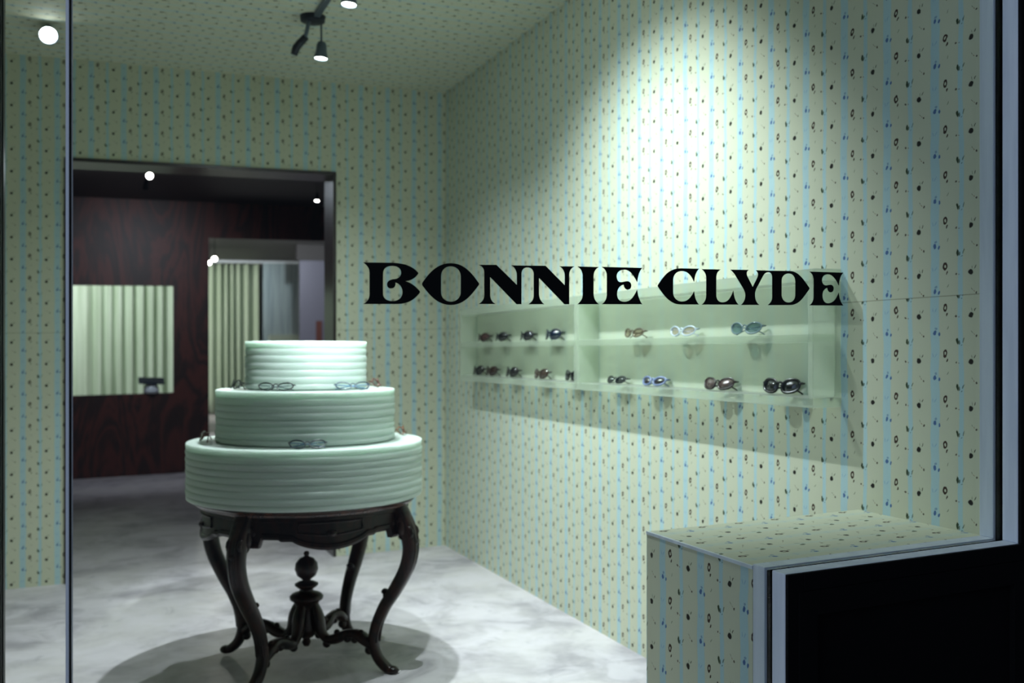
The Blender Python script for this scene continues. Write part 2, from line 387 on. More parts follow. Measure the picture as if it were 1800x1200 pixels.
def prism(bm, outer, holes, to3d, offs):
    """polygon with holes -> solid; to3d maps (a,b) to a point, offs = thickness vector"""
    loops = [outer]+holes
    tri = geometry.tessellate_polygon([[Vector((p[0], p[1], 0)) for p in l] for l in loops])
    flat = [p for l in loops for p in l]
    f = [bm.verts.new(to3d(p)) for p in flat]; b = [bm.verts.new(to3d(p)+offs) for p in flat]
    for t in tri:
        try: bm.faces.new([f[i] for i in t]); bm.faces.new([b[i] for i in reversed(t)])
        except ValueError: pass
    s = 0
    for l in loops:
        n = len(l)
        for i in range(n):
            j = (i+1) % n
            try: bm.faces.new((f[s+i], f[s+j], b[s+j], b[s+i]))
            except ValueError: pass
        s += n
    return bm

# ------------------------------------------------------------------ the room
XR, YB, RH = 2.168, 6.295, 3.088          # right wall, back wall, ceiling height
XL = -1.7
YF0, YF1 = 1.766, 1.883                    # outer and inner face of the front wall
Y2, Y3 = 11.4, 21.5                        # wooden partition, far curtain wall
DX0, DX1, DZ = -0.172, 1.397, 2.485        # opening in the back wall
LX = 1.411; LZ = 0.825; LY = 2.364         # wallpapered ledge
DT = 0.25

struct(boxo('floor', (XL-0.3, 5.0, YF0, Y3+0.5, -0.12, 0), M['concrete']))
struct(boxo('ceiling', (XL-0.2, XR+0.2, YF0, YB+DT, RH, RH+0.12), M['paper_ceiling']))
struct(boxo('wall_right', (XR, XR+0.2, YF0+0.001, YB+DT, 0, RH), M['paper_right']))
struct(boxo('wall_left', (XL-0.2, XL, YF0, YB+DT, 0, RH), M['paper_right']))
bm = bmesh.new()
box(bm, XL, DX0-0.02, YB, YB+DT, 0, RH); box(bm, DX1+0.02, XR, YB, YB+DT, 0, RH); box(bm, DX0-0.02, DX1+0.02, YB, YB+DT, DZ+0.02, RH)
struct(link('wall_back', bm, M['paper_back']))
bm = bmesh.new()
box(bm, DX0-0.02, DX0, YB-0.012, YB+DT+0.01, 0, DZ+0.02); box(bm, DX1, DX1+0.02, YB-0.012, YB+DT+0.01, 0, DZ+0.02); box(bm, DX0, DX1, YB-0.012, YB+DT+0.01, DZ, DZ+0.02)
struct(link('door_1', bm, M['lining']))
# second room
struct(boxo('ceiling_second_room', (XL-0.2, 3.2, YB+DT, Y2, 3.02, 3.12), M['dark_ceiling'])).name = 'ceiling_second'
struct(boxo('wall_second_left', (XL-0.2, XL, YB+DT, Y2, 0, 3.02), M['dark_wall']))
struct(boxo('wall_second_right', (3.0, 3.2, YB+DT, Y2, 0, 3.02), M['dark_wall']))
struct(boxo('wall_second_front', (XR, 3.2, YB+0.05, YB+DT, 0, 3.02), M['dark_wall']))
WX0, WX1, WZ0, WZ1 = -0.75, 0.75, 0.893, 2.077; PX0, PX1, PZ = 1.126, 2.75, 2.62
bm = bmesh.new()
T2 = 0.06
box(bm, XL, WX0, Y2, Y2+T2, 0, 3.12); box(bm, WX0, WX1, Y2, Y2+T2, 0, WZ0); box(bm, WX0, WX1, Y2, Y2+T2, WZ1, 3.12)
box(bm, WX1, PX0, Y2, Y2+T2, 0, 3.12); box(bm, PX0, PX1, Y2, Y2+T2, PZ, 3.12); box(bm, PX1, 3.2, Y2, Y2+T2, 0, 3.12)
struct(link('wall_partition', bm, M['ply']))
# third room
struct(boxo('ceiling_third', (XL-0.2, 5.0, Y2+T2, Y3+0.4, 3.26, 3.36), M['grey_ceiling']))
struct(boxo('wall_third_left', (XL-0.2, XL, Y2+T2, Y3+0.4, 0, 3.26), M['grey_wall']))
struct(boxo('wall_third_right', (4.8, 5.0, Y2+T2, Y3+0.4, 0, 3.26), M['grey_wall']))
struct(boxo('wall_third_back', (XL-0.2, 5.0, Y3+0.3, Y3+0.4, 0, 3.26), M['grey_wall']))
struct(boxo('wall_third_front', (3.2, 5.0, Y2, Y2+T2, 0, 3.26), M['grey_wall']))
# front: solid wall left of the window, header, low wall under the ledge window, right return
FT = 2.75
bm = bmesh.new()
box(bm, XL-0.2, -0.235, YF0, YF1, 0, RH); box(bm, -0.235, XR+0.9, YF0, YF1, FT+0.05, RH)
box(bm, 2.19, XR+0.9, YF0, YF1, 0, FT+0.05); box(bm, LX+0.045, 2.19, YF0+0.002, YF1, 0, LZ-0.03)
struct(link('wall_front', bm, M['facade']))
bm = bmesh.new()      # recessed dark panel framed on the street side below the sill
x0, x1 = LX+0.03, 2.16
for q in ((x0, x1, 1.752, YF0+0.002, LZ-0.085, LZ-0.03), (x0, x0+0.05, 1.752, YF0+0.002, 0, LZ-0.085), (x1-0.05, x1, 1.752, YF0+0.002, 0, LZ-0.085)): box(bm, *q)
struct(link('trim_1', bm, M['facade']))
struct(boxo('ground_pavement', (-3, 4.5, -2.0, YF0, -0.14, -0.015), M['pavement'])).name = 'ground'

# wallpapered ledge in the corner by the window
ledge = tag(empty('window_ledge', (LX+0.3, 2.1, K*(LX+0.3))), 'low boxed-in ledge covered in floral striped wallpaper below the right end of the shop window', 'ledge')
def child(o, p): o.parent = p; o.matrix_parent_inverse = Matrix.Translation(p.location).inverted(); return o
child(boxo('side_panel', (LX, LX+0.02, YF1, LY, 0, LZ-0.0005), M['paper_ledge']), ledge)
child(boxo('back_panel', (LX+0.02, XR, LY-0.02, LY, 0, LZ-0.0005), M['paper_ledge_back']), ledge)
child(boxo('top_panel', (LX+0.001, XR, YF1, LY-0.001, LZ, LZ+0.006), M['paper_ledge_top']), ledge)
o = child(boxo('edge_bead', (LX-0.002, LX+0.004, YF1, LY, LZ-0.001, LZ+0.007), M['frame_white']), ledge); o['label'] = 'thin pale bead along the left top edge'

# window: L-shaped opening. frame parts run round it on both sides of the pane
win = struct(empty('window_1', (1.0, 1.825, 0)))
def wpart(name, dl, m, label=None):
    bm = bmesh.new()
    for d in dl: box(bm, *d, bev=0.002)
    o = child(link(name, bm, m), win)
    if label: o['label'] = label
    return o
JX = 2.136
def frame_ring(name, y0, y1, m, d=0.0, label=None):
    wpart(name, [(LX+d, LX+0.045, y0, y1, 0, LZ-d+0.012), (LX+0.045, JX+0.05, y0, y1, LZ-0.03, LZ-d+0.012), (JX+d, JX+0.054, y0, y1, LZ+0.012-d, FT),
                 (-0.235, JX+0.054, y0, y1, FT+d, FT+0.05)], m, label)
frame_ring('inner_frame', 1.839, YF1, M['frame_white'])
frame_ring('gasket', 1.812, 1.839, M['frame_edge'], 0.006, 'black rubber gasket around the glass')
frame_ring('outer_frame', YF0, 1.812, M['frame_white'])
frame_ring('street_edge', 1.756, YF0, M['facade'], 0.0005, 'black street-side edge of the frame')
JOINT = -0.048
poly = [(JOINT+0.003, 0.0), (LX+0.004, 0.0), (LX+0.004, LZ+0.011), (JX+0.004, LZ+0.011), (JX+0.004, FT+0.004), (JOINT+0.003, FT+0.004)]
bm = prism(bmesh.new(), poly, [], lambda p: Vector((p[0], 1.8205, p[1]+K*p[0])), Vector((0, 0.01, 0)))
child(link('pane', bm, M['glass']), win)
bm = prism(bmesh.new(), [(-0.15, 0), (JOINT-0.003, 0), (JOINT-0.003, FT+0.004), (-0.15, FT+0.004)], [], lambda p: Vector((p[0], 1.8205, p[1]+K*p[0])), Vector((0, 0.01, 0)))
child(link('pane', bm, M['glass']), win)
bm = bmesh.new()
for dx, w_ in ((-0.0034, 0.0052), (0.0042, 0.0020)):     # white wedges standing in for the edge glint, broad face turned down the street
    v = [bm.verts.new((x, y, z+K*x)) for z in (0.001, FT) for x, y in ((JOINT+dx-w_/2, 1.8204), (JOINT+dx+w_/2, 1.8204), (JOINT+dx+w_/2, 1.8204-w_*1.3))]
    for q in ((0, 1, 2), (3, 4, 5), (0, 1, 4, 3), (1, 2, 5, 4), (2, 0, 3, 5)): bm.faces.new([v[k] for k in q])
o = child(link('joint_glint', bm, M['glint_strip']), win); o['label'] = 'white strip standing in for the glint along the joint between two panes'
bm = bmesh.new(); box(bm, JOINT-0.0022, JOINT+0.0029, 1.821, 1.830, 0, FT)
o = child(link('joint_seal', bm, M['post']), win); o['label'] = 'dark line of the joint between two panes'
wpart('post', [(-0.235, -0.15, 1.80, 1.86, 0, FT), (-0.15, -0.1475, 1.815, 1.85, 0, FT)], M['post'], 'dark metal post at the left edge of the glass')

# ------------------------------------------------------------------ lettering on the glass
def path(cmds, o, s):
    pts = []; cur = None
    for c in cmds:
        q = [Vector((o[0]+a/s, o[1]+b/s)) for a, b in zip(c[0::2], c[1::2])]
        if len(q) == 1: pts.append(q[0]); cur = q[0]
        else:
            for i in range(1, 11):
                t = i/10; pts.append(cur*(1-t)**3+q[0]*3*t*(1-t)**2+q[1]*3*t*t*(1-t)+q[2]*t**3)
            cur = q[2]
    if (pts[0]-pts[-1]).length < 0.05: pts.pop()
    return [(p.x, p.y) for p in pts]
ZA = ((630, 445), 7.2); ZB = ((880, 445), 6.923); ZC = ((1140, 455), 10.0); ZD = ((1310, 455), 9.474)
LET = []
LET.append((path([(60,115),(430,120),(580,125,690,165,755,245),(758,252,758,256,752,265),(710,325,650,350,597,353),(660,370,730,420,776,482),(780,490,780,495,772,504),(720,575,640,640,500,642),(60,642),(115,608,140,570,140,520),(140,240),(138,190,110,150,60,115)], *ZA),
 [path([(430,160),(345,162,310,200,310,270),(310,510),(310,570,360,605,430,605),(510,605,558,555,558,490),(556,430,520,385,468,370),(472,415,455,446,412,446),(375,446,360,420,362,385),(368,345,410,332,450,328),(500,322,540,295,540,245),(540,190,490,160,430,160)], *ZA)]))
LET.append((path([(810,370),(890,255,990,125,1170,125),(1340,125,1435,255,1522,375),(1528,388,1528,390,1522,402),(1445,510,1340,655,1170,655),(1000,655,900,530,810,408),(804,395,804,380,810,370)], *ZA),
 [path([(1045,290),(1045,215,1100,165,1165,165),(1240,165,1295,220,1295,290),(1295,490),(1295,560,1240,612,1170,612),(1095,612,1045,560,1045,490)], *ZA)]))
# the two N's share a top bar: split at the arch into two letters that touch
LET.append((path([(-269,141),(-52.6,141),(197,385),(197,270),(197,220,175,175,130,147),(325,150),(325,172),(285,172,252,200,252,255),(252,620),(193,620),(-129,289),(-129,510),(-127,560,-100,600,-62,617),(-269,617),(-220,590,-200,550,-200,510),(-200,231),(-202,190,-220,160,-269,141)], *ZB), []))
LET.append((path([(325,150),(545,152),(780,390),(780,270),(780,220,752,180,715,158),(898,160),(855,180,833,215,833,260),(833,620),(775,620),(465,298),(465,500),(467,550,495,595,530,620),(335,620),(380,595,402,560,402,510),(402,255),(402,200,365,172,325,172)], *ZB), []))
LET.append((path([(933,160),(1195,168),(1150,190,1130,230,1130,280),(1130,500),(1132,550,1155,590,1195,620),(933,620),(975,590,998,550,998,500),(998,270),(995,220,970,180,933,160)], *ZB), []))
LET.append((path([(1228,165),(1722,178),(1685,220,1672,270,1660,352),(1615,260,1570,200,1505,200),(1440,200,1410,240,1410,280),(1412,325,1430,355,1470,352),(1500,348,1510,340,1540,340),(1570,340,1588,365,1588,392),(1588,425,1570,442,1545,442),(1515,442,1500,415,1497,382),(1450,390,1415,430,1415,500),(1418,560,1450,590,1505,590),(1580,590,1620,530,1660,442),(1668,520,1690,580,1722,620),(1228,620),(1270,595,1292,550,1292,500),(1292,270),(1290,220,1265,185,1228,165)], *ZB), []))
LET.append((path([(165,455),(260,310,350,165,560,165),(885,172),(830,230,808,300,800,405),(750,290,690,212,580,212),(500,212,430,270,430,370),(430,590),(430,680,500,748,585,748),(680,748,740,690,800,565),(808,680,835,750,885,800),(560,800),(380,800,265,640,165,490),(158,478,158,468,165,455)], *ZC), []))
LET.append((path([(930,178),(1268,185),(1210,215,1188,260,1188,330),(1188,630),(1190,720,1230,762,1300,762),(1390,762,1440,690,1490,555),(1500,680,1525,750,1580,802),(930,802),(985,770,1013,710,1013,630),(1013,340),(1013,270,985,210,930,178)], *ZC), []))
LET.append((path([(-251,178),(58,182),(20,205,12,240,30,285),(122,468),(195,320),(218,270,222,225,172,188),(380,195),(380,220),(340,220,310,250,290,290),(185,490),(160,545,160,570,160,600),(160,680,185,735,235,765),(-76,766),(-25,730,0,670,0,606),(0,560,-20,510,-57,455),(-150,300),(-185,240,-215,205,-251,178)], *ZD), []))
LET.append((path([(380,195),(740,200),(880,205,960,330,1063,478),(1070,488,1070,492,1063,504),(960,645,900,765,740,768),(372,768),(420,735,447,690,447,640),(447,310),(447,250,420,220,380,220)], *ZD),
 [path([(603,370),(603,290,650,242,720,242),(790,242,833,300,833,380),(833,590),(833,670,790,725,720,725),(650,725,603,670,603,590)], *ZD)]))
LET.append((path([(1068,210),(1632,228),(1590,270,1565,330,1555,442),(1520,360,1460,255,1375,255),(1310,255,1275,300,1275,355),(1275,400,1300,440,1340,440),(1370,440,1390,430,1420,430),(1450,430,1470,460,1470,490),(1470,530,1450,555,1420,555),(1385,555,1370,520,1365,482),(1320,490,1283,540,1283,600),(1283,690,1320,738,1375,738),(1460,738,1520,660,1555,560),(1565,660,1590,735,1632,775),(1065,772),(1115,740,1138,690,1138,620),(1138,350),(1138,290,1115,245,1068,210)], *ZD), []))
GY = 1.8204
lettering = tag(empty('window_lettering', ony(1060, 536, GY)), 'black shop name in flared serif letters stuck across the window glass', 'lettering')
for outer, holes in LET:
    bm = prism(bmesh.new(), outer, holes, lambda p: ony(p[0], p[1], GY), Vector((0, -0.0008, 0)))
    child(link('letter', bm, M['vinyl']), lettering)

# ------------------------------------------------------------------ wall display cases
CX = 2.055
def case(y0, y1, label):
    e = tag(empty('display_case', (XR, (y0+y1)/2, 1.17+K*XR)), label, 'display case', 'frosted display cases on the right wall')
    zb0, zb1, zs0, zs1, zt0, zt1 = 1.146, 1.177, 1.351, 1.379, 1.546, 1.584; tw = 0.024
    def pt(n, d, m, bev=0.002): return child(boxo(n, d, m, bev=bev), e)
    x1 = XR-0.001
    pt('bottom_panel', (CX, x1, y0, y1, zb0, zb1), M['case'])
    pt('top_panel', (CX, x1, y0, y1, zt0, zt1), M['case'])
    pt('side_panel', (CX, x1, y0, y0+tw, zb1, zt0), M['case'])
    pt('side_panel', (CX, x1, y1-tw, y1, zb1, zt0), M['case'])
    pt('back_panel', (x1-0.006, x1, y0+tw, y1-tw, zb1, zt0), M['case_back'])
    pt('shelf', (CX, x1-0.006, y0+tw, y1-tw, zs0, zs1), M['case'])
    return e
case(2.437, 4.078, 'long frosted pale green display case on the right wall, nearer to the window')
case(4.082, 5.686, 'frosted pale green display case on the right wall, nearer to the back corner')
Z_SHELF = 1.379; Z_BASE = 1.177

# ------------------------------------------------------------------ round table and layered display stand
TX, TY = 0.82, 4.21; TZ = K*TX
table = tag(empty('pedestal_table', (TX, TY, TZ)), 'antique carved dark wood round table with four curved legs under the layered stand', 'table')
def tp(name, bm, label=None, smooth='auto'):
    o = link(name, bm, M['mahogany'], table, smooth)
    if label: o['label'] = label
    return o
ANG = [math.radians(a) for a in (-133, -43, 47, 137)]
TT = 0.729-0.0     # height of table top above the floor
def bulge(a, z):
    d = min(abs((a-b+PI) % (2*PI)-PI) for b in ANG)
    return 1+0.035*math.exp(-(d/0.16)**2)
bm = lathe(bmesh.new(), [(0, TT-0.028), (0.44, TT-0.028), (0.452, TT-0.024), (0.456, TT-0.016), (0.466, TT-0.012), (0.472, TT-0.004), (0.466, TT), (0, TT)], 128, fn=bulge)
tp('tabletop', bm).data.materials[0] = M['mahogany_top']
# apron: curved band with a scalloped lower edge and a raised moulded border
def apron_low(a):
    d = min((abs((a-b+PI) % (2*PI)-PI), (a-b+PI) % (2*PI)-PI) for b in ANG)[0]
    u = d/(PI/4)                       # 0 at a leg, 1 mid-way
    base = 0.118 if u < 0.18 else (0.085 if u < 0.42 else (0.092 if u < 0.56 else 0.092+0.038*math.sin((u-0.56)/0.44*PI/2)**0.7))
    return TT-0.028-base
bm = bmesh.new(); NS = 256; rings = []
for i in range(NS):
    a = 2*PI*i/NS; zl = apron_low(a); zt = TT-0.029; k = bulge(a, 0)
    cols = [(0.415, zt), (0.436, zt), (0.436, zt-0.012), (0.430, zt-0.016), (0.430, zl+0.026), (0.438, zl+0.022), (0.440, zl+0.010), (0.434, zl), (0.415, zl)]
    rings.append([bm.verts.new((r*k*math.cos(a), r*k*math.sin(a), z)) for r, z in cols])
for i in range(NS):
    A, B = rings[i], rings[(i+1) % NS]; n = len(A)
    for k in range(n): bm.faces.new((A[k], A[(k+1) % n], B[(k+1) % n], B[k]))
tp('apron', bm)
# raised panels on the apron between the legs
for q, b in enumerate(ANG):
    am = b+PI/4
    pts = []
    for s, z in ((-0.30, TT-0.050), (0.30, TT-0.050)):
        for j in range(13):
            u = -0.30+0.6*j/12 if s < 0 else 0.30-0.6*j/12
            zz = z if s < 0 else TT-0.088-0.012*math.cos(u/0.3*PI/2)
            pts.append(Vector((0.433*math.cos(am+u), 0.433*math.sin(am+u), zz)))
    bm = tube(bmesh.new(), pts, 0.0045, 6, True)
    lathe(bm, [(0, -0.012), (0.02, -0.010), (0.024, 0), (0.02, 0.010), (0, 0.012)], 14, 0.424*math.cos(am), 0.424*math.sin(am), TT-0.095)
    tp('apron_moulding', bm)
prof = [(0.715, 0.432), (0.66, 0.462), (0.60, 0.488), (0.53, 0.497), (0.45, 0.478), (0.36, 0.428), (0.28, 0.375), (0.20, 0.338), (0.13, 0.326), (0.07, 0.345), (0.03, 0.385), (0.012, 0.412)]
rads = [0.036, 0.038, 0.037, 0.034, 0.033, 0.031, 0.028, 0.025, 0.0235, 0.023, 0.022, 0.0115]
for b in ANG:
    d = Vector((math.cos(b), math.sin(b), 0)); side = Vector((-math.sin(b), math.cos(b), 0))
    P = catmull([d*r+Vector((0, 0, z-0.002)) for z, r in prof[:-1]]+[d*0.412+Vector((0, 0, 0.020))], 6)
    rr = [v.x for v in catmull([Vector((x, 0, 0)) for x in rads[:-1]]+[Vector((0.018, 0, 0))], 6)]
    bm = tube(bmesh.new(), P, rr, 16, False, 0.85, side.cross(Vector((0, 0, 1))).cross(side)*-1 if False else side, 0.25)
    # shoulder block with an ear, knee scroll, low scroll and the toe pad
    def blob(r, z, a_, b_, c_, off=0):
        mtx = Matrix.Translation(d*r+Vector((0, 0, z))+side*off) @ Matrix.Rotation(b, 4, 'Z') @ Matrix.Diagonal((a_, b_, c_, 1))
        bmesh.ops.create_uvsphere(bm, u_segments=14, v_segments=10, radius=1, matrix=mtx)
    blob(0.462, 0.655, 0.034, 0.044, 0.045); blob(0.482, 0.600, 0.030, 0.036, 0.030); blob(0.512, 0.560, 0.020, 0.026, 0.016)
    blob(0.430, 0.640, 0.020, 0.050, 0.030); blob(0.398, 0.330, 0.028, 0.026, 0.018); blob(0.378, 0.345, 0.014, 0.020, 0.012); blob(0.462, 0.395, 0.012, 0.022, 0.020)
    blob(0.470, 0.62, 0.018, 0.018, 0.036, 0.030); blob(0.470, 0.62, 0.018, 0.018, 0.036, -0.030)
    blob(0.412, 0.019, 0.030, 0.025, 0.0185)
    for off in (-0.014, 0.014):
        q = [d*(r+w_*0.80)+Vector((0, 0, z))+side*off for (z, r), w_ in zip(prof[1:9], rads[1:9])]
        tube(bm, catmull(q, 4), 0.005, 6, up=side)
    sc_ = [d*(0.485+0.030*math.cos(t))+Vector((0, 0, 0.600+0.026*math.sin(t))) for t in [k*PI/6 for k in range(-5, 6)]]
    for off in (-0.026, 0.026): tube(bm, [v+side*off for v in sc_], 0.009, 8, up=side)
    tp('leg', bm, smooth=True)
# stretchers: S-curved arms from the hub to each leg
for b in ANG:
    d = Vector((math.cos(b), math.sin(b), 0)); side = Vector((-math.sin(b), math.cos(b), 0))
    P = catmull([d*r+Vector((0, 0, z)) for r, z in ((0.035, 0.262), (0.056, 0.215), (0.072, 0.15), (0.105, 0.118), (0.155, 0.128), (0.20, 0.150), (0.245, 0.152), (0.29, 0.13), (0.325, 0.105))], 6)
    n = len(P); rr = [0.021+0.007*math.sin(3*PI*i/(n-1))**2 for i in range(n)]
    bm = tube(bmesh.new(), P, rr, 12, False, 0.8, side, 0.2)
    for r, z, s in ((0.20, 0.130, 0.018), (0.150, 0.150, 0.014), (0.265, 0.160, 0.014), (0.10, 0.098, 0.018), (0.305, 0.092, 0.020), (0.235, 0.128, 0.016)):
        bmesh.ops.create_uvsphere(bm, u_segments=12, v_segments=8, radius=s, matrix=Matrix.Translation(d*r+Vector((0, 0, z))))
    tp('stretcher', bm, smooth=True)
bm = lathe(bmesh.new(), [(0, 0.075), (0.012, 0.078), (0.020, 0.095), (0.014, 0.110), (0.030, 0.118), (0.044, 0.135), (0.046, 0.160), (0.038, 0.200), (0.040, 0.240), (0.052, 0.262),
     (0.054, 0.270), (0.070, 0.280), (0.072, 0.292), (0.060, 0.304), (0.034, 0.312), (0.026, 0.322), (0.040, 0.332), (0.050, 0.340), (0.050, 0.346), (0.036, 0.354), (0.016, 0.360),
     (0.020, 0.366), (0.040, 0.382), (0.050, 0.408), (0.046, 0.435), (0.030, 0.455), (0.012, 0.463), (0.009, 0.468), (0.013, 0.475), (0.009, 0.484), (0, 0.487)], 40)
tp('finial', bm, 'turned urn finial on the hub of the stretchers', True)

cake = tag(empty('tiered_display_stand', (TX, TY, TZ+TT)), 'three-tier round stand of stacked milky green resin layers, like a cake', 'display stand')
def tier(r, z0, z1, n, seed):
    rnd = random.Random(seed); prof = [(0, z0)]; h = (z1-z0)/n
    for i in range(n):
        a = z0+i*h; rr = r*(1+rnd.uniform(-0.004, 0.003)); top = i == n-1
        if i == 0: prof += [(rr-0.016, a), (rr-0.010, a+0.003)]
        else: prof += [(rr-0.0022, a+0.0002)]
        prof += [(rr-0.0012, a+h*0.22), (rr, a+h*0.42), (rr, a+h*(0.92 if top else 0.66))]
        prof += [(rr-0.001, a+h*0.97)] if top else [(rr-0.0012, a+h*0.84), (rr-0.0042, a+h*0.985), (rr-0.0046, a+h)]
    prof += [(r-0.004, z1), (0, z1)]
    ph = rnd.uniform(0, 6)
    return lathe(bmesh.new(), prof, 160, fn=lambda a, z: 1+0.0012*math.sin(a*5+z*140+ph)+0.0008*math.sin(a*11-z*90))
tiers = [(0.497, 0.0005, 0.238, 9, 1), (0.378, 0.2385, 0.457, 8, 2), (0.257, 0.4575, 0.660, 7, 3)]
for t_ in tiers: link('tier', tier(*t_), M['cake'], cake, 'auto')

# ------------------------------------------------------------------ eyewear
MC = {}
def fm(col, rough=0.25, metal=0.0):
    k = ('f', col, rough, metal)
    if k not in MC: MC[k] = mat('frame_%d_%d_%d' % col, lin(*col), rough, metal, 0.6)
    return MC[k]
def lensmat(col, clear):
    k = ('l', col, clear)
    if k not in MC:
        if clear: MC[k] = glass('clear_lens_%d_%d_%d' % col, tuple(lin(*col)[:3]), 1.5, 0.02)
        else: MC[k] = mat('dark_lens_%d_%d_%d' % col, lin(*col), 0.06, 0.0, 0.9, Coat_Weight=0.6)
    return MC[k]
def glasses(loc, rz, label, frame, lens, clear=False, w=0.146, lh=0.038, n=2.0, rim=0.0023, fold=True, lean=18, wrap=0.012, tilt=0.12, temple=None, group=None, category='glasses', kind='glasses', roll=0.0):
    """local axes: x along the front, -y the way it faces, z up"""
    e = tag(empty(kind, loc, rz), label, category, group)
    fmt = fm(frame); tmt = fm(temple) if temple else fmt
    a, b = w*0.208, lh/2; cxs = w*0.262; zc = b+rim+0.004
    L_ = math.radians(lean)
    def P(x, z, off=0.0):
        y = wrap*(x/(w/2))**2+off
        zz = z-0.0; return Vector((x, y*math.cos(L_)+(zz)*math.sin(L_), zz*math.cos(L_)-y*math.sin(L_)*0.3+0.001))
    def outline(s, k=1.0, N=36):
        o = []
        for i in range(N):
            t = 2*PI*i/N; c, d = math.cos(t), math.sin(t)
            ex = a*k*math.copysign(abs(c)**(2/n), c); ez = b*k*math.copysign(abs(d)**(2/n), d)
            ez += tilt*ex if True else 0; o.append((s*(cxs+ex), zc+ez))
        return o
    bm = bmesh.new()
    for s in (-1, 1): tube(bm, [P(x, z) for x, z in outline(s)], rim, 8, True, 1.3, Vector((0, 1, 0)))
    zb = zc+b*0.35
    tube(bm, catmull([P(-cxs+a*0.97, zb-0.001, 0.001), P(-0.004, zb+0.004, -0.001), P(0.004, zb+0.004, -0.001), P(cxs-a*0.97, zb-0.001, 0.001)], 4), rim*1.15, 8)
    for s in (-1, 1): tube(bm, [P(s*(cxs+a*0.90), zc+tilt*a+b*0.25, 0), P(s*(w/2-0.001), zc+tilt*a+b*0.30, 0.001), P(s*w/2, zc+tilt*a+b*0.3, 0.007)], rim*1.3, 8)
    link('frame_front', bm, fmt, e, True)
    for s in (-1, 1):
        bm = bmesh.new(); o = outline(s, 0.985)
        f = []
        for off in (0.0007, -0.0007):
            ring = [bm.verts.new(P(x, z, off)) for x, z in o]; c = bm.verts.new(P(s*cxs, zc, off-0.002)); f.append(ring)
            for i in range(len(ring)): bm.faces.new((ring[i], ring[(i+1) % len(ring)], c))
        for i in range(len(o)): bm.faces.new((f[0][i], f[0][(i+1) % len(o)], f[1][(i+1) % len(o)], f[1][i]))
        link('lens', bm, lensmat(lens, clear), e, True)
    for s in (-1, 1):
        bm = bmesh.new(); zh = zc+tilt*a+b*0.3; h = P(s*w/2, zh, 0.007)
        if fold:
            yy = h.y+0.006+(0.006 if s > 0 else 0.0)
            q = [h, Vector((s*(w/2-0.006), yy, h.z-0.001)), Vector((0, yy+0.002, h.z*0.72)), Vector((-s*w*0.30, yy+0.003, h.z*0.40)), Vector((-s*w*0.46, yy+0.003, 0.0035))]
        else:
            q = [h, Vector((h.x, h.y+0.03, h.z)), Vector((h.x*0.97, h.y+0.075, h.z-0.004)), Vector((h.x*0.93, h.y+0.10, h.z*0.6)), Vector((h.x*0.9, h.y+0.125, 0.004))]
        tube(bm, catmull(q, 5), rim*1.1, 8, False, 0.8, Vector((1, 0, 0)) if not fold else Vector((0, 1, 0)))
        link('temple', bm, tmt, e, True)
    return e

GX = 2.098      # where eyewear stands on the shelves
def on_shelf(px, level, label, frame, lens, rz=-86, **kw):
    p = onx(px-11, 600, GX); z = (Z_SHELF if level else Z_BASE)+K*GX
    g = 'sunglasses on the upper shelf of the wall cases' if level else 'sunglasses on the floor of the wall cases'
    return glasses((p.x, p.y, z+0.0005), math.radians(rz), label, frame, lens, group=g, kind='sunglasses', category='sunglasses', **kw)
BLK = (14, 15, 16)
# upper shelf, far case
on_shelf(854, 1, 'brown wraparound sunglasses, first from the back corner on the upper shelf', (30, 16, 14), (60, 34, 32), lh=0.044, wrap=0.03, rim=0.003, n=2.2, lean=8)
on_shelf(885, 1, 'black wraparound sunglasses beside the brown pair on the upper shelf of the far case', BLK, (18, 20, 24), lh=0.044, wrap=0.03, rim=0.003, n=2.2, lean=8)
on_shelf(929, 1, 'black wraparound sunglasses just left of the blue pair on the upper shelf', BLK, (24, 24, 30), lh=0.044, wrap=0.03, rim=0.003, n=2.2, lean=8)
on_shelf(975, 1, 'blue wraparound sunglasses on the upper shelf of the far case', (10, 26, 42), (14, 28, 44), lh=0.048, w=0.155, wrap=0.03, rim=0.003, n=2.2, lean=8)
# upper shelf, near case
on_shelf(1120, 1, 'sunglasses with light brown gradient lenses on the upper shelf of the near case', (84, 74, 60), (226, 216, 206), clear=True, lh=0.036, lean=14)
on_shelf(1206, 1, 'clear-framed glasses with very pale pink lenses on the upper shelf', (186, 200, 214), (246, 236, 230), clear=True, lh=0.036, lean=14, rz=-80)
on_shelf(1317, 1, 'sunglasses with pale grey-blue lenses nearest the window on the upper shelf', (96, 116, 124), (190, 208, 214), clear=True, lh=0.040, w=0.145, lean=14, rz=-78)
# lower level, far case
on_shelf(846, 0, 'rounded black sunglasses farthest back on the case floor', BLK, (20, 20, 22), lh=0.050, wrap=0.022, n=2.3, rim=0.003, lean=10)
on_shelf(869, 0, 'rounded dark brown sunglasses touching the black pair at the back of the case floor', (30, 16, 13), (38, 22, 18), lh=0.050, wrap=0.022, n=2.3, rim=0.003, lean=10)
on_shelf(905, 0, 'rounded black sunglasses between the dark brown and tan pairs on the case floor', BLK, (24, 22, 24), lh=0.050, wrap=0.022, n=2.3, rim=0.003, lean=10)
on_shelf(957, 0, 'tan sunglasses with brown lenses on the floor of the far case', (52, 42, 36), (58, 46, 40), lh=0.046, wrap=0.016, n=2.6, rim=0.003, lean=10)
on_shelf(1012, 0, 'black sunglasses half hidden behind the edge where the two cases meet', BLK, (16, 20, 20), lh=0.046, wrap=0.016, n=2.6, rim=0.003, lean=12)
